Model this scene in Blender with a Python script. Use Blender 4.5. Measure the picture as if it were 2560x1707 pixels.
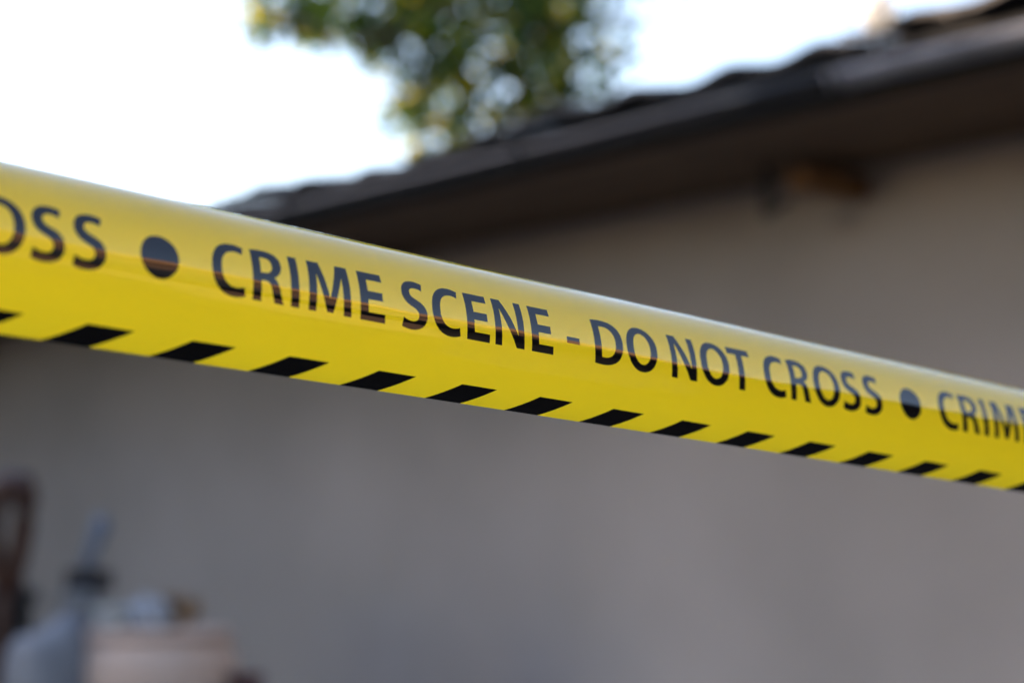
import bpy, bmesh, math, random
import numpy as np
from mathutils import Vector, Matrix
from mathutils.geometry import delaunay_2d_cdt
R = math.radians
random.seed(7); rng = np.random.default_rng(7)
for o in list(bpy.data.objects): bpy.data.objects.remove(o)
SC = bpy.context.scene; COL = SC.collection

# ---------------------------------------------------------------- camera, sky, sun, exposure
F_PX = 4997.74                       # focal length in pixels of the 2560 px wide photograph
PITCH = R(6.4); EYE = Vector((0, 0, 1.35))
cam = bpy.data.cameras.new('camera'); co = bpy.data.objects.new('camera', cam); COL.objects.link(co)
cam.sensor_width = 36; cam.lens = F_PX * 36 / 2560
cam.clip_start = .05; cam.clip_end = 2000
co.location = EYE; co.rotation_euler = (math.pi / 2 + PITCH, 0, 0)
cam.dof.use_dof = True; cam.dof.focus_distance = .725; cam.dof.aperture_fstop = 6.6; cam.dof.aperture_blades = 0
SC.camera = co
SUN_AZ, SUN_EL = R(-75), R(18)       # azimuth from +Y towards +X
w = bpy.data.worlds.new('World'); SC.world = w; w.use_nodes = True
nt = w.node_tree; bg = nt.nodes['Background']
sky = nt.nodes.new('ShaderNodeTexSky'); sky.sky_type = 'NISHITA'; sky.sun_disc = False
sky.sun_elevation = SUN_EL; sky.sun_rotation = SUN_AZ; sky.air_density = 1.0; sky.dust_density = .6; sky.ozone_density = 1.6
nt.links.new(sky.outputs[0], bg.inputs[0]); bg.inputs[1].default_value = .15
sl = bpy.data.lights.new('sun', 'SUN'); sl.energy = 4; sl.angle = R(.5); sl.color = (1, .86, .68)
so = bpy.data.objects.new('sun', sl); COL.objects.link(so)
sd = Vector((math.sin(SUN_AZ) * math.cos(SUN_EL), math.cos(SUN_AZ) * math.cos(SUN_EL), math.sin(SUN_EL)))
so.rotation_euler = sd.to_track_quat('Z', 'Y').to_euler()
SC.view_settings.view_transform = 'Standard'; SC.view_settings.look = 'None'
SC.view_settings.exposure = 2.12; SC.view_settings.use_white_balance = True; SC.view_settings.white_balance_temperature = 7400; SC.view_settings.white_balance_tint = 20; SC.view_settings.gamma = 1; SC.view_settings.use_curve_mapping = False

# ---------------------------------------------------------------- helpers
def cam2world(v):                    # v: x right, y down, z forward -> world
    x, y, z = v; c, s = math.cos(PITCH), math.sin(PITCH)
    return Vector((x, z * c + y * s, -y * c + z * s)) + EYE
def at(px, py, D):                   # the point at depth D that the photograph shows at (px, py)
    return cam2world(((px - 1280) / F_PX * D, (py - 853.5) / F_PX * D, D))
def tag(o, label=None, cat=None, group=None, kind=None):
    for k, v in (('label', label), ('category', cat), ('group', group), ('kind', kind)):
        if v: o[k] = v
    return o
def empty(name, loc, rz=0, label=None, cat=None, group=None):
    o = bpy.data.objects.new(name, None); COL.objects.link(o); o.location = loc; o.rotation_euler = (0, 0, rz)
    o.empty_display_size = .1
    return tag(o, label, cat, group)
def link(name, bm, mats, parent=None, smooth=False):
    me = bpy.data.meshes.new(name); bm.normal_update(); bm.to_mesh(me); bm.free()
    for m in (mats if isinstance(mats, (list, tuple)) else [mats]): me.materials.append(m)
    if smooth:
        for p in me.polygons: p.use_smooth = True
    o = bpy.data.objects.new(name, me); COL.objects.link(o)
    if parent: o.parent = parent
    return o
def box(bm, x0, x1, y0, y1, z0, z1, bev=0):
    g = bmesh.ops.create_cube(bm, size=1)
    for v in g['verts']:
        v.co = Vector(((x0 + x1) / 2 + v.co.x * (x1 - x0), (y0 + y1) / 2 + v.co.y * (y1 - y0), (z0 + z1) / 2 + v.co.z * (z1 - z0)))
    if bev:
        es = list({e for v in g['verts'] for e in v.link_edges})
        bmesh.ops.bevel(bm, geom=es, offset=bev, segments=2, affect='EDGES', profile=.6)
def tube(bm, pts, rad, seg=12, cap=True):
    pts = [Vector(p) for p in pts]; rings = []
    rad = rad if isinstance(rad, (list, tuple)) else [rad] * len(pts)
    up = Vector((0, 0, 1))
    for i, p in enumerate(pts):
        d = (pts[min(i + 1, len(pts) - 1)] - pts[max(i - 1, 0)]).normalized()
        u = d.cross(up); u = u if u.length > .05 else d.cross(Vector((1, 0, 0))); u.normalize(); v = d.cross(u)
        rings.append([bm.verts.new(p + (u * math.cos(a) + v * math.sin(a)) * rad[i]) for a in (2 * math.pi * k / seg for k in range(seg))])
    for a, b in zip(rings, rings[1:]):
        for k in range(seg): bm.faces.new((a[k], a[(k + 1) % seg], b[(k + 1) % seg], b[k]))
    if cap: bm.faces.new(rings[0][::-1]); bm.faces.new(rings[-1])
def lathe(bm, prof, seg=40, M=None, wob=0):
    rings = []
    for (r, z) in prof:
        rings.append([bm.verts.new(Vector((r * math.cos(a) * (1 + wob * math.sin(3 * a + z * 9)), r * math.sin(a) * (1 + wob * math.cos(2 * a + z * 7)), z))) for a in (2 * math.pi * k / seg for k in range(seg))])
    for a, b in zip(rings, rings[1:]):
        for k in range(seg): bm.faces.new((a[k], a[(k + 1) % seg], b[(k + 1) % seg], b[k]))
    bm.faces.new(rings[0][::-1]); bm.faces.new(rings[-1])
    if M: bmesh.ops.transform(bm, matrix=M, verts=[v for r_ in rings for v in r_])

def mat(name, c1, c2=None, rough=.6, scale=6, bump=0, bscale=40, metallic=0, coat=0, detail=6, trans=0, tcol=None, stretch=None, ramp=(.35, .65), spec=.5):
    m = bpy.data.materials.new(name); m.use_nodes = True; t = m.node_tree; b = t.nodes['Principled BSDF']
    b.inputs['Roughness'].default_value = rough; b.inputs['Metallic'].default_value = metallic
    b.inputs['Coat Weight'].default_value = coat; b.inputs['Specular IOR Level'].default_value = spec
    tc = t.nodes.new('ShaderNodeTexCoord'); mp = t.nodes.new('ShaderNodeMapping'); t.links.new(tc.outputs['Object'], mp.inputs[0])
    if stretch: mp.inputs['Scale'].default_value = stretch
    if c2:
        n = t.nodes.new('ShaderNodeTexNoise'); n.inputs['Scale'].default_value = scale; n.inputs['Detail'].default_value = detail
        t.links.new(mp.outputs[0], n.inputs[0]); r = t.nodes.new('ShaderNodeValToRGB')
        r.color_ramp.elements[0].position = ramp[0]; r.color_ramp.elements[1].position = ramp[1]
        r.color_ramp.elements[0].color = (*c1, 1); r.color_ramp.elements[1].color = (*c2, 1)
        t.links.new(n.outputs[0], r.inputs[0]); t.links.new(r.outputs[0], b.inputs['Base Color'])
    else: b.inputs['Base Color'].default_value = (*c1, 1)
    if bump:
        n2 = t.nodes.new('ShaderNodeTexNoise'); n2.inputs['Scale'].default_value = bscale; n2.inputs['Detail'].default_value = 4
        t.links.new(mp.outputs[0], n2.inputs[0]); bp = t.nodes.new('ShaderNodeBump'); bp.inputs['Strength'].default_value = bump; bp.inputs['Distance'].default_value = .01
        t.links.new(n2.outputs[0], bp.inputs['Height']); t.links.new(bp.outputs[0], b.inputs['Normal'])
    if trans:
        tr = t.nodes.new('ShaderNodeBsdfTranslucent'); tr.inputs[0].default_value = (*(tcol or c1), 1)
        mx = t.nodes.new('ShaderNodeMixShader'); mx.inputs[0].default_value = trans
        out = t.nodes['Material Output']; t.links.new(b.outputs[0], mx.inputs[1]); t.links.new(tr.outputs[0], mx.inputs[2]); t.links.new(mx.outputs[0], out.inputs[0])
    return m
M_plaster = mat('grey_render', (.43, .38, .347), (.54, .475, .438), .9, 1.1, .5, 60)
M_soffit = mat('brown_boards', (.10, .055, .03), (.17, .10, .055), .7, 5, .2, 30, stretch=(1, 8, 1))
M_beam = mat('orange_brown_timber', (.22, .10, .035), (.32, .155, .055), .6, 8, .2, 30)
M_iron = mat('dark_iron', (.03, .032, .04), (.06, .055, .055), .5, 12)
M_tile = mat('dark_roof_tile', (.03, .027, .026), (.13, .12, .115), .8, 9, .5, 50)
M_felt = mat('black_felt', (.012, .012, .013), None, .9)
M_gutter = mat('grey_gutter_paint', (.010, .011, .014), (.018, .02, .025), .2, 10, spec=.9)
M_soil = mat('dark_packed_soil', (.04, .034, .03), (.075, .065, .055), .95, 12, .8, 80)
M_brick = mat('sandy_brick', (.24, .14, .09), (.32, .20, .13), .85, 8, .4, 30)
M_wood = mat('weathered_post', (.16, .11, .07), (.26, .19, .13), .8, 10, .4, 60, stretch=(6, 6, 1))

# ---------------------------------------------------------------- ground
bm = bmesh.new(); bmesh.ops.create_grid(bm, x_segments=60, y_segments=60, size=400)
tag(link('ground', bm, M_soil), kind='structure')

# ---------------------------------------------------------------- house: eave line fitted to the photograph
HE = 1.10                            # tile tops above the camera
def ray_to(px, py, h):
    d = cam2world(((px - 1280) / F_PX, (py - 853.5) / F_PX, 1)) - EYE
    return EYE + d * (h / d.z)
qa, qb = ray_to(514, 516, HE), ray_to(2560, -14, HE)
along = (qa - qb); along.z = 0; along.normalize()
ang = math.atan2(along.y, along.x)
# local axes: +x runs along the eave to the far left, +y outwards to the yard (towards the camera), z up
H = empty('house', (qb.x, qb.y, 0), ang, 'long single storey house with grey rendered wall and dark tiled roof behind the tape', 'house')
OV = .62; ZE = EYE.z + HE            # overhang, height of tile tops at the eave
x0, x1 = -5.0, 8.2; SL = math.tan(R(13)); DEP = 3.4
zs = ZE - .138                       # underside of the soffit at the eave
bm = bmesh.new()
box(bm, x0 + .2, x1, -DEP + .45, -OV, 0, zs + .0205)
link('wall', bm, M_plaster, H)
# soffit boards with open joints
bm = bmesh.new(); nb = 4; bw = (OV + .0) / nb
for i in range(nb): box(bm, x0, x1 + .3, -OV - (.2 if i == 0 else 0) + i * bw + .003, -OV + (i + 1) * bw - .003, zs + .022, zs + .04)
box(bm, x0, x1 + .3, -OV - .3, 0, zs + .0405, zs + .055)
link('soffit', bm, M_soffit, H)
bm = bmesh.new(); box(bm, x0, x1 + .3, .002, .024, zs - .0, zs + .10); link('fascia_board', bm, M_felt, H)
# half-round gutter on brackets
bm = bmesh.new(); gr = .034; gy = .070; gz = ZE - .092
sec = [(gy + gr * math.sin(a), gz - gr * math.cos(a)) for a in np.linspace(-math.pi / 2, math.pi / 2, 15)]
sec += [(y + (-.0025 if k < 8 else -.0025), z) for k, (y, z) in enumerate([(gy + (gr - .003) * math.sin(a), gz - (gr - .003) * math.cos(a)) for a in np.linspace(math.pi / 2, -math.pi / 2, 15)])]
M_gutter_hi = mat('gutter_highlight', (.17, .18, .215), (.24, .25, .29), .4, 14)  # sky highlight on the gutter, put into a paler colour for its right length
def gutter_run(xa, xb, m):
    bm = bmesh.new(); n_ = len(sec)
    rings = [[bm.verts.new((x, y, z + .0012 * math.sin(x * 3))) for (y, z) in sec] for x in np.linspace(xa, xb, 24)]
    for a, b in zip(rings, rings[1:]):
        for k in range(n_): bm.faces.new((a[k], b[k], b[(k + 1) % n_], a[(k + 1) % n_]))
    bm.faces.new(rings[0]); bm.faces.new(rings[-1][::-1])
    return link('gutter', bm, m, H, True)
g2 = gutter_run(x0, .42, M_gutter_hi); g2['label'] = 'right length of gutter, coloured paler as its sky highlight'
gut = gutter_run(.423, x1 + .3, M_gutter)
for i in range(12):
    bm = bmesh.new(); xx = x0 + .4 + i * 1.0
    tube(bm, [(xx, gy + (gr + .004) * math.sin(a), gz - (gr + .004) * math.cos(a)) for a in np.linspace(-math.pi / 2, math.pi / 2, 9)], .006, 6)
    link('gutter_bracket', bm, M_iron, g2 if xx < .42 else gut)
# tiled roof: courses of pantiles with an uneven eave
bm = bmesh.new(); TW = .27; nt_ = int((x1 + .3 - x0) / TW); CL = .33; nc = int(DEP / CL)
prof = [(u, .022 * (0.5 + 0.5 * math.cos(2 * math.pi * (u - .30))) ** 1.5 + .004 * u) for u in np.linspace(0, 1, 11)]
for c in range(nc):
    for i in range(nt_):
        j = [random.uniform(-1, 1) for _ in range(4)]
        if c == 0 and random.random() < .25: j[2] += 1.6 * j[0]
        xb = x0 + i * TW + j[0] * .004; yb = .06 - c * CL + j[1] * (.026 if c == 0 else .004); zb = ZE - .034 + (.06 - yb) * SL + j[2] * (.009 if c == 0 else .005) + .012
        tilt = j[3] * .012; T = []
        for (yy, zz) in ((yb, 0), (yb - CL - .05, (CL + .05) * SL - .022)):
            for dz in (0, -.014):
                T.append([bm.verts.new((xb + u * (TW + .02), yy, zb + zz + h + dz + tilt * u)) for (u, h) in prof])
        ft, fb, bt, bb = T
        for k in range(10):
            bm.faces.new((ft[k], ft[k + 1], bt[k + 1], bt[k])); bm.faces.new((fb[k + 1], fb[k], bb[k], bb[k + 1]))
            bm.faces.new((fb[k], fb[k + 1], ft[k + 1], ft[k])); bm.faces.new((bb[k + 1], bb[k], bt[k], bt[k + 1]))
        bm.faces.new((fb[0], ft[0], bt[0], bb[0])); bm.faces.new((ft[10], fb[10], bb[10], bt[10]))
bmesh.ops.recalc_face_normals(bm, faces=bm.faces)
roof = link('roof', bm, M_tile, H)
bm = bmesh.new()                     # roofing felt deck below the tiles
g = bmesh.ops.create_cube(bm, size=1)
for v in g['verts']:
    y = .03 if v.co.y > 0 else -DEP; z = ZE - .055 + (.03 - y) * SL - (.02 if v.co.z < 0 else 0)
    v.co = Vector(((x0 + x1) / 2 + v.co.x * (x1 - x0), y, z))
link('roof_deck', bm, M_felt, roof)
bm = bmesh.new(); tube(bm, [(x, -DEP - .02, ZE + DEP * SL + .02) for x in np.linspace(x0, x1, 30)], .09, 10); link('ridge', bm, M_tile, roof)
def loc(px, py, y):                  # local x on the vertical plane at local y that the photo shows at (px,py)
    d = at(px, py, 1) - EYE; n = Vector((-math.sin(ang), math.cos(ang), 0)); p0 = Vector((qb.x, qb.y, 0)) + n * y
    k = (p0 - EYE).dot(n) / d.dot(n); P_ = EYE + d * k; r_ = P_ - Vector((qb.x, qb.y, 0)); return r_.dot(along), P_.z
for (px, py) in ((2050, 405), (925, 585), (-100, 800), (3300, 100)):
    lx, lz = loc(px, py, -OV + .14)
    bm = bmesh.new(); box(bm, lx - .035, lx + .035, -OV - .05, -OV + .22, zs - .062, zs - .004, .01)
    be = link('beam_end', bm, M_beam, H)
    bm = bmesh.new(); tube(bm, [(lx + .12, -OV + .20, zs - .11), (lx + .12, -OV + .20, zs + .02)], .014, 8)
    tube(bm, [(lx + .12, -OV + .20, zs - .10), (lx + .10, -OV + .22, zs - .10), (lx + .03, -OV + .22, zs - .082)], .010, 8)
    link('iron_bracket', bm, M_iron, be)
# unseen wing added at the far left to cut the light on the wall
WX = 5.95
bm = bmesh.new(); box(bm, WX, WX + 3.0, -OV + .001, 3.4, 0, 3.3); wing = link('shade_wing_wall', bm, mat('shade_wing_cladding', (.34, .30, .27), (.44, .39, .35), .8, 6, .4, 20, stretch=(1, 1, .2)), H)
bm = bmesh.new(); box(bm, WX - .03, WX + 3.1, -OV - .0, 3.5, 3.301, 3.42, .02); link('shade_wing_roof', bm, M_felt, wing)

# white globe added at the roof edge to stand in for a sun glint
p = at(2194, 28, 4.08)
V = empty('glint_globe', (p.x, p.y, p.z - .075), 0, 'small frosted white globe added on the roof edge as a sun glint', 'glint globe')
M_bright = mat('glint_globe_glass', (.95, .93, .88), None, .25, trans=.45, tcol=(.98, .95, .88))
bm = bmesh.new(); tube(bm, [(0, 0, -.06), (0, 0, .05)], .009, 12); link('glint_stem', bm, M_gutter, V, True)
bm = bmesh.new(); bmesh.ops.create_uvsphere(bm, u_segments=32, v_segments=20, radius=.042); bmesh.ops.translate(bm, verts=bm.verts, vec=(0, 0, .075)); link('glint_ball', bm, M_bright, V, True)

# ---------------------------------------------------------------- to the right of the yard, outside the frame (mirrored in the film)
N = empty('brick_house', (9.5, 0, 0), 0, 'sandy brick house with a steep gable standing to the right of the yard', 'house')
bm = bmesh.new(); pr = [(2.3, 0), (2.3, 3.9), (-1.1, 7.75), (-4.5, 3.9), (-4.5, 0)]
a_ = [bm.verts.new((0, y, z)) for y, z in pr]; b_ = [bm.verts.new((7, y, z)) for y, z in pr]
bm.faces.new(a_); bm.faces.new(b_[::-1])
for k in range(5): bm.faces.new((a_[k], b_[k], b_[(k + 1) % 5], a_[(k + 1) % 5]))
bmesh.ops.recalc_face_normals(bm, faces=bm.faces); link('wall', bm, M_brick, N)
M_rt = mat('red_tiles', (.28, .11, .06), (.36, .16, .09), .8, 5); M_barge = mat('orange_barge_board', (.62, .30, .12), (.70, .38, .17), .6, 5)
for sg in (1, -1):
    e0, e1_ = (-1.1, 7.75), (-1.1 + sg * 3.65, 7.75 - 3.65 * 4.05 / 3.4); L_ = math.hypot(e1_[0] - e0[0], e1_[1] - e0[1]); nx, nz = sg * .766, .643
    for nm, m_, xa, xb, h0, h1 in (('roof', M_rt, -.2, 7.3, .01, .12), ('barge_board', M_barge, -.26, -.205, -.34, .13)):
        bm = bmesh.new(); q = [(e0[0] + nx * h0, e0[1] + nz * h0), (e1_[0] + nx * h0, e1_[1] + nz * h0), (e1_[0] + nx * h1, e1_[1] + nz * h1), (e0[0] + nx * h1 * .2, e0[1] + nz * h1)]
        A = [bm.verts.new((xa, y, z)) for y, z in q]; B = [bm.verts.new((xb, y, z)) for y, z in q]
        bm.faces.new(A); bm.faces.new(B[::-1])
        for k in range(4): bm.faces.new((A[k], B[k], B[(k + 1) % 4], A[(k + 1) % 4]))
        bmesh.ops.recalc_face_normals(bm, faces=bm.faces); link(nm, bm, m_, N)
M_pane = mat('pane_glass', (.02, .025, .03), None, .05)
for yy, zz in ((-3.9, 1), (-1.7, 1), (-3.2, 3.6), (-1.0, 3.6)):
    bm = bmesh.new(); box(bm, -.03, -.002, yy, yy + 1.2, zz, zz + 1.3); wi = link('window', bm, M_gutter, N)
    bm = bmesh.new(); box(bm, -.04, -.032, yy + .08, yy + 1.12, zz + .08, zz + 1.22); link('pane', bm, M_pane, wi)
# unseen building added on the left to keep the sun off the yard
LB = empty('sun_blocker', (-9, 0, 0), 0, 'tall grey building added out of view left of the yard to shade it', 'building')
bm = bmesh.new(); box(bm, -5, 0, 2.8, 6.2, 0, 6.7); box(bm, -5, -.003, 6.2, 16, 0, 5.72); link('wall', bm, mat('sun_blocker_render', (.22, .2, .18), (.3, .27, .25), .9, 3, .4, 40), LB)  # wall of the added sun blocker, out of view
bm = bmesh.new(); box(bm, -5.1, .05, 2.75, 6.25, 6.701, 6.78); link('sun_blocker_roof', bm, M_felt, LB)
# unseen dark cupboard added by the house wall to darken the tape's reflection
K = empty('reflection_blocker', Vector((qb.x, qb.y, 0)) + along * -3.3 + Vector((-math.sin(ang), math.cos(ang), 0)) * (-OV + .26), ang, 'dark wooden cupboard added out of view to darken the reflection in the tape', 'cupboard')
M_cup = mat('reflection_blocker_wood', (.02, .015, .012), (.04, .03, .022), .6, 6, stretch=(6, 1, 1))
bm = bmesh.new(); box(bm, -.75, .75, -.25, .24, .06, 2.12, .006); link('reflection_blocker_carcass', bm, M_cup, K)
for sg in (-1, 1):
    bm = bmesh.new(); box(bm, min(0, sg * .74) + .004, max(0, sg * .74) - .004, .242, .262, .1, 2.08, .004); dr = link('reflection_blocker_door', bm, M_cup, K)
    bm = bmesh.new(); tube(bm, [(sg * .05, .263, 1.0), (sg * .05, .29, 1.01), (sg * .05, .29, 1.13), (sg * .05, .263, 1.14)], .006, 8); link('handle', bm, M_iron, dr)

# tall leafy screen added behind the camera to block the low sky
def sky_blocker(name, c, lx, ly, hz, rz, lab):
    o = empty(name, c, rz, lab, 'sky_blocker')
    bm = bmesh.new(); g = bmesh.ops.create_grid(bm, x_segments=70, y_segments=8, size=.5); bm.free()
    nv = 34000; v = np.empty((nv * 4, 3)); f = []
    for i in range(nv):
        p = Vector((random.uniform(-.5, .5) * lx, random.choice((-.5, .5)) * ly * random.uniform(.75, 1.1), random.uniform(0, 1) * hz)) if random.random() < .8 else Vector((random.uniform(-.5, .5) * lx, random.uniform(-.5, .5) * ly, hz * random.uniform(.93, 1.05)))
        a = Vector((random.gauss(0, 1), random.gauss(0, 1), random.gauss(0, 1))).normalized(); b = a.orthogonal().normalized(); q = random.uniform(.07, .12)
        for k, c_ in enumerate((p, p + a * q + b * q * .5, p + a * q * 2, p + a * q - b * q * .5)): v[i * 4 + k] = c_
        f.append((i * 4, i * 4 + 1, i * 4 + 2, i * 4 + 3))
    m = bpy.data.meshes.new('leaves'); m.from_pydata(v.tolist(), [], f); m.materials.append(mat('sky_blocker_leaf', (.03, .05, .02), (.06, .08, .03), .6, 3))
    l = bpy.data.objects.new('leaves', m); COL.objects.link(l); l.parent = o
    bm = bmesh.new(); box(bm, -lx * .49, lx * .49, -ly * .36, ly * .36, 0, hz * .95, .1); link('sky_blocker_twigs', bm, mat('sky_blocker_core', (.02, .022, .012), (.04, .04, .02), .9, 6), o)
sky_blocker('sky_blocker', (-2.5, -4.6, 0), 15, 1.4, 8.0, R(-8), 'tall evergreen screen added behind the viewpoint to block the low sky')

# ---------------------------------------------------------------- the barrier tape
PRM = [0.226104, 0.033043, 0.922619, 0.895255, 0.147256, 0.469132, -2.42206, -0.345825, -0.550831, -0.006829, -0.201562, 0.36855]
SAG = (-0.019958, 0.142902); TWD = .075
CAP = .018118; BASE = .050057; PER_U = 21.541; S0 = -.45739; PD = PER_U * CAP
def path(cmds, n=7):
    out = []; cur = None
    for c in cmds:
        if c[0] in 'ML': cur = (c[1], c[2]); out.append(cur)
        else:
            p0 = cur; p1, p2, p3 = (c[1], c[2]), (c[3], c[4]), (c[5], c[6])
            for k in range(1, n + 1):
                t = k / n; q = 1 - t
                out.append(tuple(q**3 * a + 3 * q * q * t * b + 3 * q * t * t * c_ + t**3 * d for a, b, c_, d in zip(p0, p1, p2, p3)))
            cur = p3
    res = [out[0]]
    for q in out[1:]:
        if abs(q[0] - res[-1][0]) + abs(q[1] - res[-1][1]) > 1e-4: res.append(q)
    if abs(res[0][0] - res[-1][0]) + abs(res[0][1] - res[-1][1]) < 1e-4: res.pop()
    return res
def P_(s):
    tk = s.replace(',', ' ').split(); out = []; i = 0
    while i < len(tk):
        c = tk[i]; k = 6 if c == 'C' else 2; out.append((c, *map(float, tk[i + 1:i + 1 + k]))); i += 1 + k
    return path(out)
def ell(cx, cy, rx, ry, n=36, e=2.12):
    o = []
    for k in range(n):
        a = 2 * math.pi * k / n; c, s = math.cos(a), math.sin(a)
        o.append((cx + rx * math.copysign(abs(c) ** (2 / e), c), cy + ry * math.copysign(abs(s) ** (2 / e), s)))
    return o
G = {
 'C': [P_('M .74,.965 C .68,.995 .58,1.015 .50,1.015 C .20,1.015 0,.80 0,.49 C 0,.17 .19,-.015 .48,-.015 C .59,-.015 .68,.005 .735,.03 L .71,.19 C .66,.17 .59,.155 .53,.155 C .33,.155 .215,.285 .215,.495 C .215,.73 .345,.85 .53,.85 C .60,.85 .655,.83 .70,.81')],
 'R': [P_('M 0,0 L 0,.985 C .08,1.0 .17,1.01 .27,1.01 C .42,1.01 .51,.985 .58,.93 C .64,.885 .67,.815 .67,.73 C .67,.60 .58,.51 .49,.475 L .49,.47 C .555,.44 .59,.37 .615,.27 C .645,.15 .675,.04 .71,0 L .50,0 C .48,.035 .46,.11 .43,.235 C .405,.355 .365,.39 .27,.39 L .195,.39 L .195,0'),
       P_('M .195,.54 L .275,.54 C .395,.54 .455,.60 .455,.695 C .455,.80 .39,.85 .28,.85 C .235,.85 .21,.848 .195,.842')],
 'I': [[(0, 0), (0, 1), (.195, 1), (.195, 0)]],
 'M': [[(0, 0), (.035, 1), (.31, 1), (.51, .29), (.71, 1), (.985, 1), (1.02, 0), (.835, 0), (.81, .74), (.585, .02), (.435, .02), (.215, .74), (.18, 0)]],
 'E': [[(0, 0), (0, 1), (.59, 1), (.59, .83), (.205, .83), (.205, .59), (.56, .59), (.56, .42), (.205, .42), (.205, .168), (.612, .168), (.612, 0)]],
 'S': [P_('M .60,.97 C .55,.995 .46,1.015 .37,1.015 C .16,1.015 .03,.89 .03,.72 C .03,.58 .13,.49 .28,.435 C .39,.395 .43,.35 .43,.28 C .43,.20 .37,.15 .26,.15 C .17,.15 .09,.18 .04,.21 L 0,.03 C .05,.005 .15,-.015 .25,-.015 C .51,-.015 .65,.12 .65,.295 C .65,.44 .57,.53 .40,.595 C .28,.64 .235,.675 .235,.745 C .235,.80 .28,.85 .38,.85 C .47,.85 .53,.825 .56,.805')],
 'N': [[(0, 0), (0, 1), (.235, 1), (.47, .585), (.64, .25), (.622, .6), (.62, 1), (.805, 1), (.805, 0), (.59, 0), (.345, .44), (.17, .79), (.183, .4), (.185, 0)]],
 'D': [P_('M 0,.005 L 0,.985 C .08,1 .19,1.01 .29,1.01 C .48,1.01 .62,.975 .71,.90 C .81,.82 .86,.70 .86,.525 C .86,.34 .80,.21 .71,.13 C .61,.04 .45,-.01 .26,-.01 C .15,-.01 .06,-.003 0,.005'),
       P_('M .205,.155 C .225,.15 .26,.148 .285,.148 C .50,.148 .64,.265 .64,.52 C .64,.735 .51,.85 .31,.85 C .26,.85 .225,.847 .205,.842')],
 'O': [ell(.47, .5, .47, .515), ell(.47, .5, .255, .355)],
 'T': [[(0, 1), (.735, 1), (.735, .825), (.47, .825), (.47, 0), (.267, 0), (.267, .825), (0, .825)]],
 '-': [[(0, .31), (0, .45), (.37, .45), (.37, .31)]],
 '*': [ell(0, .46, .40, .40, 40, 2)],
}
TXT = [('*', 0), ('C', 1.10), ('R', 1.995), ('I', 2.86), ('M', 3.27), ('E', 4.503), ('S', 5.54), ('C', 6.32), ('E', 7.228), ('N', 7.99), ('E', 9.0), ('-', 10.01),
       ('D', 10.83), ('O', 11.81), ('N', 13.18), ('O', 14.13), ('T', 15.10), ('C', 16.24), ('R', 17.14), ('O', 17.97), ('S', 19.0), ('S', 19.80)]
SA, SB = -2.05, 1.75
shapes = []                          # (list of loops) in (s, t)
for k in range(-5, 7):
    for ch, u in TXT:
        lp = [[(S0 + k * PD + (u + a) * CAP, BASE - b * CAP) for a, b in L_] for L_ in G[ch]]
        if min(p[0] for p in lp[0]) > SA + .01 and max(p[0] for p in lp[0]) < SB - .01: shapes.append(lp)
SP = .038958; TS = .066416; SHX = (TWD - TS) * 1.478
for k in range(-60, 60):
    a = -.479094 + k * SP; b = a + .438 * SP
    if a - SHX > SA + .005 and b < SB - .005: shapes.append([[(a, TS), (b, TS), (b - SHX, TWD), (a - SHX, TWD)]])
V2, ED = [], []
def addloop(pts, step):
    i0 = len(V2); q = []
    for a, b in zip(pts, pts[1:] + pts[:1]):
        L_ = math.hypot(b[0] - a[0], b[1] - a[1]); n = max(1, int(L_ / step)); q += [(a[0] + (b[0] - a[0]) * k / n, a[1] + (b[1] - a[1]) * k / n) for k in range(n)]
    V2.extend(Vector(p) for p in q); ED.extend((i0 + k, i0 + (k + 1) % len(q)) for k in range(len(q)))
addloop([(SA, 0), (SB, 0), (SB, TWD), (SA, TWD)], .006)
for sh in shapes:
    for L_ in sh: addloop(L_, .0025)
for s in np.arange(SA + .006, SB - .004, .012):
    for t in np.linspace(0, TWD, 37)[1:-1]: V2.append(Vector((s + .0007 * math.sin(t * 9000), t)))
vo, eo, fo, *_r = delaunay_2d_cdt(V2, ED, [], 0, 1e-7)
vo = np.array([tuple(v) for v in vo]); fo = np.array([tuple(f) for f in fo if len(f) == 3])
cen = vo[fo].mean(1); ink = np.zeros(len(fo), int)
order = np.argsort(cen[:, 0]); cx = cen[order, 0]
for sh in shapes:
    mn = min(p[0] for p in sh[0]); mx = max(p[0] for p in sh[0]); ids = order[np.searchsorted(cx, mn):np.searchsorted(cx, mx)]
    x, y = cen[ids, 0], cen[ids, 1]; ins = np.zeros(len(ids), bool)
    for L_ in sh:
        for (ax, ay), (bx, by) in zip(L_, L_[1:] + L_[:1]):
            if ay != by: ins ^= ((ay > y) != (by > y)) & (x < (bx - ax) * (y - ay) / (by - ay) + ax)
    ink[ids[ins]] = 1
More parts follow.
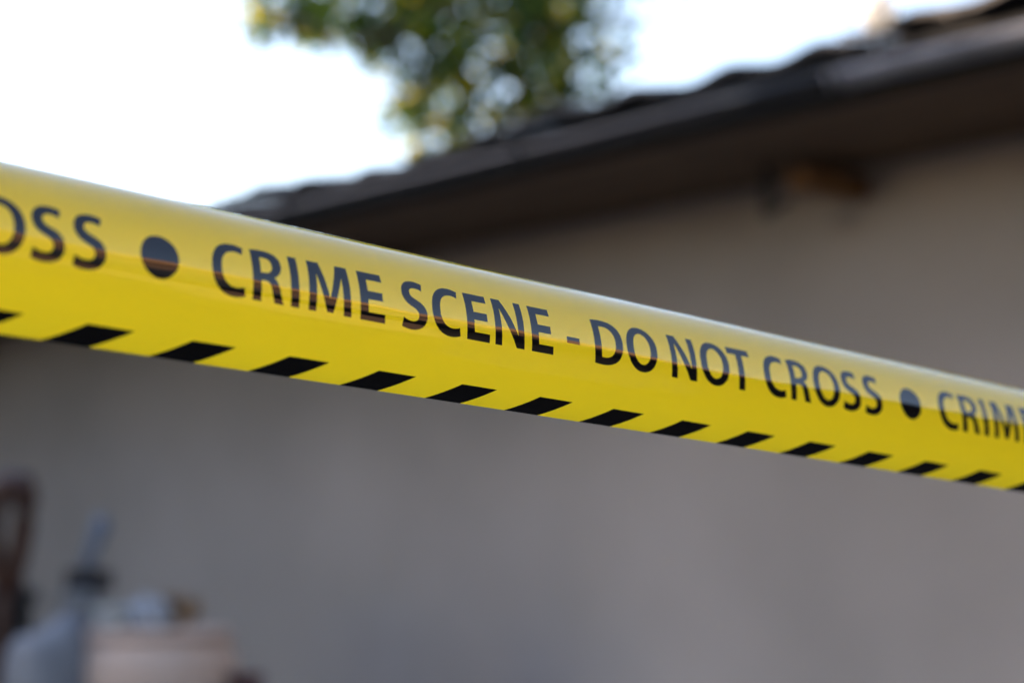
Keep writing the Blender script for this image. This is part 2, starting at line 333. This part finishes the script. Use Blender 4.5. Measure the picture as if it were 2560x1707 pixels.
def film(s, t):
    yaw, pit = PRM[3], PRM[4]
    dd = np.array([math.sin(yaw) * math.cos(pit), math.sin(pit), math.cos(yaw) * math.cos(pit)])
    up = np.array([0, -1., 0]); e1 = up - dd * up.dot(dd); e1 /= np.linalg.norm(e1); e2 = np.cross(dd, e1)
    if e2[2] > 0: e2 = -e2
    lo, hi = -.68, .12               # beyond the seen stretch the section stays as it is at its ends
    sc = np.clip(s, lo, hi); sv = sc / .5
    def ci(tv):
        u = np.linspace(0, 1, 33)[:, None] * tv[None] / TWD - .5
        ph = PRM[5] + PRM[6] * u + PRM[7] * u * u + PRM[8] * u**3 + sv * (PRM[9] + PRM[10] * u + PRM[11] * u * u)
        w_ = np.ones(33); w_[1:-1:2] = 4; w_[2:-1:2] = 2; w_ /= 96
        return (w_[:, None] * -np.cos(ph)).sum(0) * tv, (w_[:, None] * np.sin(ph)).sum(0) * tv
    a, b = ci(t); a0, b0 = ci(np.full_like(t, TWD / 2)); q = sc**2 + 2 * sc * (s - sc)
    a = a - a0 + SAG[0] * q; b = b - b0 + SAG[1] * q
    c = np.array(PRM[:3])[None] + s[:, None] * dd + a[:, None] * e1 + b[:, None] * e2
    cp, sp = math.cos(PITCH), math.sin(PITCH)
    return np.stack([c[:, 0], c[:, 2] * cp + c[:, 1] * sp, -c[:, 1] * cp + c[:, 2] * sp], 1) + np.array(EYE)
P3 = film(vo[:, 0], vo[:, 1]); h = 2e-5
NS = np.cross(film(vo[:, 0] + h, vo[:, 1]) - film(vo[:, 0] - h, vo[:, 1]), film(vo[:, 0], vo[:, 1] + h) - film(vo[:, 0], vo[:, 1] - h))
NS /= np.linalg.norm(NS, axis=1)[:, None]
if (NS * (np.array(EYE) - P3)).sum() < 0: NS = -NS
# consistent winding with the outward normal
fn = np.cross(P3[fo[:, 1]] - P3[fo[:, 0]], P3[fo[:, 2]] - P3[fo[:, 0]]); fl = (fn * NS[fo[:, 0]]).sum(1) < 0
fo[fl] = fo[fl][:, ::-1]
me = bpy.data.meshes.new('barrier_tape'); me.from_pydata(P3.tolist(), [], fo.tolist())
me.polygons.foreach_set('material_index', ink.astype(np.int32)); me.polygons.foreach_set('use_smooth', np.ones(len(fo), bool))
uv = me.uv_layers.new(name='film'); li = np.empty(len(me.loops), np.int32); me.loops.foreach_get('vertex_index', li)
uv.data.foreach_set('uv', vo[li].astype(np.float32).ravel())
me.normals_split_custom_set_from_vertices(NS.tolist())
def film_mat(name, col, trans, tcol):
    m = bpy.data.materials.new(name); m.use_nodes = True; t = m.node_tree; t.nodes.remove(t.nodes['Principled BSDF'])
    uvn = t.nodes.new('ShaderNodeUVMap'); uvn.uv_map = 'film'; mp = t.nodes.new('ShaderNodeMapping'); mp.inputs['Scale'].default_value = (1, 2.2, 1)
    n = t.nodes.new('ShaderNodeTexNoise'); n.inputs['Scale'].default_value = 14; n.inputs['Detail'].default_value = 2.2
    bp = t.nodes.new('ShaderNodeBump'); bp.inputs['Strength'].default_value = .35; bp.inputs['Distance'].default_value = .002
    t.links.new(uvn.outputs[0], mp.inputs[0]); t.links.new(mp.outputs[0], n.inputs[0]); t.links.new(n.outputs[0], bp.inputs['Height'])
    df = t.nodes.new('ShaderNodeBsdfDiffuse'); df.inputs[0].default_value = (*col, 1); base = df
    if trans:
        n3 = t.nodes.new('ShaderNodeTexNoise'); n3.inputs['Scale'].default_value = 30; n3.inputs['Detail'].default_value = 5; t.links.new(mp.outputs[0], n3.inputs[0])
        r = t.nodes.new('ShaderNodeValToRGB'); r.color_ramp.elements[0].position = .3; r.color_ramp.elements[1].position = .7
        r.color_ramp.elements[0].color = (*[k * .94 for k in col], 1); r.color_ramp.elements[1].color = (*col, 1)
        t.links.new(n3.outputs[0], r.inputs[0]); t.links.new(r.outputs[0], df.inputs[0])
        tr = t.nodes.new('ShaderNodeBsdfTranslucent'); tr.inputs[0].default_value = (*tcol, 1)
        mx = t.nodes.new('ShaderNodeMixShader'); mx.inputs[0].default_value = trans
        t.links.new(df.outputs[0], mx.inputs[1]); t.links.new(tr.outputs[0], mx.inputs[2]); base = mx
    gl = t.nodes.new('ShaderNodeBsdfGlossy'); gl.inputs['Roughness'].default_value = .055; gl.inputs['Color'].default_value = (.97, .97, .97, 1)
    fr = t.nodes.new('ShaderNodeFresnel'); fr.inputs['IOR'].default_value = 1.44
    m2 = t.nodes.new('ShaderNodeMixShader'); t.links.new(fr.outputs[0], m2.inputs[0]); t.links.new(base.outputs[0], m2.inputs[1]); t.links.new(gl.outputs[0], m2.inputs[2])
    for q in (gl, fr): t.links.new(bp.outputs[0], q.inputs['Normal'])
    t.links.new(m2.outputs[0], t.nodes['Material Output'].inputs[0])
    return m
me.materials.append(film_mat('yellow_film', (.98, .70, .022), .52, (1.0, .77, .022)))
me.materials.append(film_mat('black_print', (.006, .006, .007), 0, None))
to = bpy.data.objects.new('barrier_tape', me); COL.objects.link(to)
tag(to, 'yellow plastic barrier tape with black lettering and slanted black stripes stretched across the view', 'barrier tape')
# the two stakes it is tied to, outside the frame
for (s_, lab) in ((SA, 'weathered wooden stake holding the near end of the yellow tape'), (SB, 'weathered wooden stake holding the far end of the yellow tape')):
    c = film(np.array([s_]), np.array([TWD / 2]))[0]
    S_ = empty('stake', (c[0], c[1], 0), 0, lab, 'stake')
    bm = bmesh.new(); box(bm, -.03, .03, -.03, .03, -.2, c[2] + .18, .004); link('post', bm, M_wood, S_)
    bm = bmesh.new(); tube(bm, [(.036 * math.cos(a), .036 * math.sin(a), c[2] + .008 * math.sin(2 * a)) for a in np.linspace(0, 2 * math.pi, 20)], .012, 8); link('wrap', bm, me.materials[0], S_)

# ---------------------------------------------------------------- tree behind the house
T0 = Vector((.25, 11.4, 0))
TR = empty('tree', T0, 0, 'leafy yellow-green tree drooping into view above the dark roof', 'tree')
M_bark = mat('bark', (.10, .08, .06), (.18, .14, .10), .9, 8, .5, 30)
bm = bmesh.new()
tube(bm, [(0, 0, -.2), (.05, .02, 1.4), (-.02, 0, 2.4), (-.16, .1, 3.6), (-.22, .2, 4.6), (-.15, .2, 5.6), (-.1, .25, 6.4)], [.16, .12, .085, .05, .05, .045, .02], 12)
limbs = []
for k in range(16):
    a = k * 2.4; z0 = 2.9 + k * .2; L_ = random.uniform(.8, 1.4) * (1.1 - k * .035)
    p0 = Vector((.05, .08, z0)); d = Vector((math.cos(a), math.sin(a), random.uniform(.15, .5)))
    pts = [p0 + d * L_ * f + Vector((0, 0, -.25 * f * f)) for f in (0, .3, .6, 1)]
    tube(bm, pts, [.05, .035, .02, .006], 7); limbs.append(pts)
# drooping limbs seen above the roof
def tw(px, py, D): return at(px, py, D) - T0
seen = [[tw(1230, -250, 11.2), tw(1120, 30, 11), tw(900, 110, 10.8), tw(700, 40, 10.7), tw(650, 60, 10.7)],
        [tw(1230, -250, 11.2), tw(1180, 60, 11.1), tw(1060, 200, 10.9), tw(1010, 300, 10.8)],
        [tw(1230, -250, 11.2), tw(1330, 0, 11.3), tw(1360, 160, 11.3), tw(1330, 290, 11.2)],
        [tw(1330, 0, 11.3), tw(1440, 120, 11.2), tw(1430, 230, 11.2)],
        [tw(1360, 260, 11.3), tw(1480, 215, 11.2), tw(1575, 110, 11.2)]]
for pts in seen: tube(bm, pts, [.03, .02, .014, .008, .004][:len(pts)], 7)
link('trunk', bm, M_bark, TR, True)
def inpoly(x, y, L_):
    r_ = False
    for (ax, ay), (bx, by) in zip(L_, L_[1:] + L_[:1]):
        if (ay > y) != (by > y) and x < (bx - ax) * (y - ay) / (by - ay) + ax: r_ = not r_
    return r_
OUT = [(600, -60), (640, 70), (735, 110), (850, 110), (905, 190), (960, 250), (985, 330), (1040, 420), (1200, 430), (1450, 340), (1465, 225), (1500, 140), (1560, 60), (1575, -60)]
leaves = []
def clump(c, r_, n):
    for _ in range(n):
        d = Vector((random.gauss(0, 1), random.gauss(0, 1), random.gauss(0, 1))); leaves.append(c + d * r_ * .55)
n_cl = 0
while n_cl < 385:
    px, py = random.uniform(630, 1540), random.uniform(-60, 430)
    if not inpoly(px, py, OUT): continue
    dens = 1.0
    if py > 270: dens = .62
    if px < 900: dens = .9
    if px < 1150 and py > 130: dens *= .8
    if px > 1460: dens *= .6
    if random.random() > dens: continue
    if math.sin(px * .031 + 1.3) * math.sin(py * .043 + px * .011) + .5 * math.sin(px * .07 - py * .06) > .42: continue
    clump(tw(px, py, random.uniform(10.85, 11.4)), random.uniform(.08, .14), random.randint(5, 9)); n_cl += 1
for px, py in ((1575, 110), (1560, 160), (1520, 200), (1490, 225), (1460, 235), (660, 45), (645, 70), (700, 40), (760, 85)):
    clump(tw(px, py, 11.1), .05, 8)
for _ in range(300):                  # the crown above the frame
    while True:
        d = Vector((random.uniform(-1, 1), random.uniform(-1, 1), random.uniform(-1, 1)))
        if .25 < d.length < 1: break
    c = Vector((-.2 + d.x * 1.35, .1 + d.y * 1.5, 5.5 + d.z * 1.25))
    q = c + T0 - EYE; cz = q.y * math.cos(PITCH) + q.z * math.sin(PITCH); cy = -q.z * math.cos(PITCH) + q.y * math.sin(PITCH)
    if 853.5 + cy / cz * F_PX > -70: continue
    clump(c, random.uniform(.16, .28), 26)
LN = len(leaves); vv = np.empty((LN * 6, 3)); ff = []; mi = np.empty(LN * 2, np.int32)
for i, c in enumerate(leaves):
    a = Vector((random.gauss(0, 1), random.gauss(0, 1), random.gauss(0, .7) - .5)).normalized()
    b = a.cross(Vector((random.gauss(0, 1), random.gauss(0, 1), random.gauss(0, 1)))).normalized(); n = a.cross(b)
    L_ = random.uniform(.075, .125); W_ = L_ * .29
    q = [c, c + a * L_ * .35 + b * W_ + n * .004, c + a * L_ * .7 + b * W_ * .7 + n * .003, c + a * L_, c + a * L_ * .7 - b * W_ * .7 + n * .003, c + a * L_ * .35 - b * W_ + n * .004]
    for k in range(6): vv[i * 6 + k] = q[k]
    j = i * 6; ff += [(j, j + 1, j + 2, j + 3), (j, j + 3, j + 4, j + 5)]
    mi[2 * i:2 * i + 2] = random.choices((0, 1, 2), (6.5, 3.2, 1.2))[0]
lm = bpy.data.meshes.new('crown'); lm.from_pydata(vv.tolist(), [], ff); lm.polygons.foreach_set('material_index', mi)
for nm, c, t_ in (('leaf_dark', (.03, .06, .015), .35), ('leaf_green', (.085, .16, .015), .5), ('leaf_yellow', (.42, .36, .03), .55)):
    lm.materials.append(mat(nm, c, tuple(k * 1.4 for k in c), .5, 3, spec=.2, trans=t_, tcol=tuple(k * 1.5 for k in c)))
lo_ = bpy.data.objects.new('crown', lm); COL.objects.link(lo_); lo_.parent = TR

# ---------------------------------------------------------------- clutter by the wall, lower left
M_drum = mat('pale_drum_plastic', (.74, .50, .39), (.84, .60, .48), .55, 3)
p = at(345, 1620, 5.2); ZT = at(345, 1582, 5.2).z
D_ = empty('plastic_drum', (p.x, p.y, 0), 0, 'large pale beige drum standing by the wall with odds and ends on its lid', 'drum')
bm = bmesh.new(); r0 = .262
lathe(bm, [(r0 * .93, 0), (r0, .04), (r0, .35), (r0 * 1.02, .37), (r0, .39), (r0, .75), (r0 * 1.02, .77), (r0, .79), (r0, ZT - .10), (r0 * .97, ZT - .05), (r0 * .90, ZT - .02), (r0 * .88, ZT - .016)], 56); link('body', bm, M_drum, D_, True)
bm = bmesh.new(); lathe(bm, [(r0 * .86, ZT - .015), (r0 * .93, ZT - .012), (r0 * .93, ZT + .006), (r0 * .88, ZT + .012), (r0 * .2, ZT + .012)], 56); link('lid', bm, M_drum, D_, True)
ZL = ZT + .0135
def onlid(px, dD=0.0):
    q = at(px, 1582, 5.2 + dD); return Vector((q.x, q.y, ZL))
# paint tin with brush
q = onlid(205, .02); q.x += -.003
pt = empty('paint_tin', q, 0, 'pale grey-blue paint tin at the left of the drum lid with a brush on top', 'paint tin')
bm = bmesh.new(); lathe(bm, [(.056, 0), (.058, .004), (.057, .008), (.057, .082), (.059, .086), (.057, .09)], 36); link('can', bm, mat('pale_blue_tin', (.17, .18, .19), (.22, .23, .24), .4, 8), pt, True)
bm = bmesh.new(); lathe(bm, [(.053, .0905), (.053, .096), (.045, .099), (.01, .099)], 36); link('lid', bm, mat('tin_lid', (.3, .31, .33), None, .35, metallic=.8), pt, True)
b0 = q + Vector((.02, 0, .0995)); br = empty('scrubbing_brush', b0, 0, 'dark bristled scrubbing brush with an upright blue-grey handle on the paint tin', 'brush')
bm = bmesh.new(); box(bm, -.062, .058, -.03, .03, .03, .052, .008); blk = link('block', bm, mat('dark_block', (.04, .035, .04), None, .6), br)
bm = bmesh.new()
for i in range(14):
    for j in range(6):
        x = -.055 + i * .0082; y = -.025 + j * .01; tube(bm, [(x, y, .031), (x * 1.04 + random.uniform(-.002, .002), y * 1.05, 0.0005)], .0028, 5)
link('bristles', bm, mat('dark_bristles', (.03, .027, .03), None, .8), br)
bm = bmesh.new(); tube(bm, [(-.01, 0, .05), (.0, 0, .09), (.012, 0, .13), (.026, 0, .168), (.030, 0, .19)], [.022, .019, .021, .026, .018], 14); link('handle', bm, mat('blue_grey_plastic', (.13, .16, .22), (.16, .20, .26), .4, 9), br, True)
# enamel mug, cloth, clay pot
q = onlid(272, -.10); mg = empty('enamel_bowl', q, 0, 'pale enamel bowl with a small handle between the paint tin and the crumpled cloth', 'bowl')
bm = bmesh.new(); lathe(bm, [(.030, 0), (.036, .004), (.052, .056), (.054, .058), (.050, .0585), (.047, .054), (.032, .008), (.001, .006)], 32); link('cup', bm, mat('pale_enamel', (.50, .58, .60), (.58, .64, .66), .25, 6), mg, True)
bm = bmesh.new(); tube(bm, [(.046 + .02 * math.sin(a), 0, .036 + .014 * math.cos(a)) for a in np.linspace(0, math.pi, 10)], .005, 8); link('handle', bm, mat('pale_enamel_rim', (.5, .58, .6), None, .3), mg, True)
q = onlid(372, -.08)
bm = bmesh.new(); bmesh.ops.create_icosphere(bm, subdivisions=4, radius=.05)
for v in bm.verts:
    n = v.co.normalized(); f = 1 + .16 * math.sin(9 * n.x + 4 * n.z) + .12 * math.sin(13 * n.y - 7 * n.x) + .07 * math.sin(21 * n.z + 11 * n.y)
    v.co = Vector((n.x * .056 * f, n.y * .05 * f, max(.0005, (n.z * .045 * f + .032))))
cl = link('crumpled_cloth', bm, mat('pale_blue_cotton', (.40, .42, .47), (.50, .52, .56), .9, 9), None, True); cl.location = q
tag(cl, 'crumpled pale blue cloth lying on the drum lid beside the clay pot', 'cloth')
q = onlid(450, -.06)
cp_ = empty('clay_pot', q, 0, 'brown clay pot lying on its side at the right of the drum lid', 'pot')
bm = bmesh.new(); Mx = Matrix.Translation((0, 0, .047)) @ Matrix.Rotation(R(-35), 4, 'Z') @ Matrix.Rotation(R(97), 4, 'X')
lathe(bm, [(.028, -.05), (.034, -.045), (.043, .02), (.047, .022), (.047, .045), (.041, .045), (.038, .02), (.03, -.035), (.001, -.04)], 32, Mx); link('pot_body', bm, mat('brown_clay', (.28, .17, .10), (.38, .25, .15), .8, 14), cp_, True)
# rolled tarpaulin and dark bin at left
q = at(120, 1650, 5.0); zq = at(0, 1553, 5.0).z
bm = bmesh.new(); lathe(bm, [(.10, 0), (.115, .03), (.112, .5), (.110, zq - .16), (.104, zq - .07), (.085, zq - .02), (.05, zq - .005), (.008, zq - .012)], 40, None, .05)
for v in bm.verts: v.co.z += .45 * v.co.x * max(0, (v.co.z - zq + .3) / .3) + .012 * math.sin(40 * v.co.x + 31 * v.co.y) * (v.co.z > zq - .1)
rt = link('rolled_tarpaulin', bm, mat('blue_grey_tarp', (.15, .155, .18), (.25, .26, .29), .55, 5, .4, 12), None, True); rt.location = (q.x, q.y, 0)
tag(rt, 'upright rolled blue-grey tarpaulin standing to the left of the pale drum', 'tarpaulin')
q = at(-75, 1650, 5.6); zt = at(0, 1470, 5.6).z
DB = empty('dark_bin', (q.x, q.y, 0), R(10), 'black bin behind the rolled tarpaulin at the left edge', 'bin')
M_bin = mat('black_bin_plastic', (.012, .012, .013), None, .6)
bm = bmesh.new(); box(bm, -.16, .16, -.16, .16, 0, zt - .05, .02); link('body', bm, M_bin, DB)
bm = bmesh.new(); box(bm, -.175, .175, -.175, .175, zt - .049, zt, .015); link('lid', bm, M_bin, DB)
# long-handled spade with D-shaped grip leaning behind the bin
D5 = 5.25
gp = lambda a, b: at(a, b, D5)
base = gp(-95, 1900); base.z = 0
SPD = empty('spade', base, 0, 'dark brown spade with a looped wooden grip leaning at the left edge of the yard', 'spade')
M_dw = mat('dark_brown_wood', (.055, .020, .012), (.09, .036, .022), .5, 10)
bm = bmesh.new(); tube(bm, [gp(24, 1475) - base, gp(44, 1400) - base, gp(60, 1310) - base, gp(66, 1250) - base, gp(52, 1215) - base, gp(20, 1212) - base, gp(-8, 1240) - base, gp(-24, 1300) - base, gp(-20, 1370) - base, gp(5, 1440) - base, gp(16, 1478) - base],
     [.026, .028, .030, .036, .044, .044, .036, .034, .032, .030, .028], 12); link('grip', bm, M_dw, SPD, True)
low = gp(-70, 1800) - base; low.z = .38
bm = bmesh.new(); tube(bm, [gp(20, 1465) - base, gp(5, 1530) - base, low], .018, 12); link('shaft', bm, M_dw, SPD, True)
bm = bmesh.new(); box(bm, low.x - .09, low.x + .09, low.y - .006, low.y + .006, .02, .40, .003); link('blade', bm, M_iron, SPD)
q = at(60, 1512, 5.3)
bo = empty('dark_bottle', (q.x, q.y, zt - .0), 0, 'small black bottle standing on the black bin by the spade', 'bottle')
bo.location = (at(30, 1512, 5.5).x, at(30, 1512, 5.5).y, zt + .0005)
bm = bmesh.new(); lathe(bm, [(.03, 0), (.033, .004), (.033, .02), (.028, .035), (.012, .045), (.012, .05)], 24); link('flask', bm, M_bin, bo, True)
bm = bmesh.new(); lathe(bm, [(.014, .0502), (.014, .062), (.01, .064)], 20); link('cap', bm, M_bin, bo, True)
# red-brown post right of the drum
q = at(618, 1680, 5.1)
RP = empty('short_post', (q.x, q.y, 0), R(20), 'dark red painted post just right of the drum at the bottom edge', 'post')
M_red = mat('dark_red_paint', (.10, .03, .035), (.15, .05, .05), .6, 10)
bm = bmesh.new(); box(bm, -.03, .03, -.03, .03, 0, q.z - .02, .003); link('shaft', bm, M_red, RP)
bm = bmesh.new(); box(bm, -.038, .038, -.038, .038, q.z - .0195, q.z, .004); link('post_cap', bm, M_red, RP)
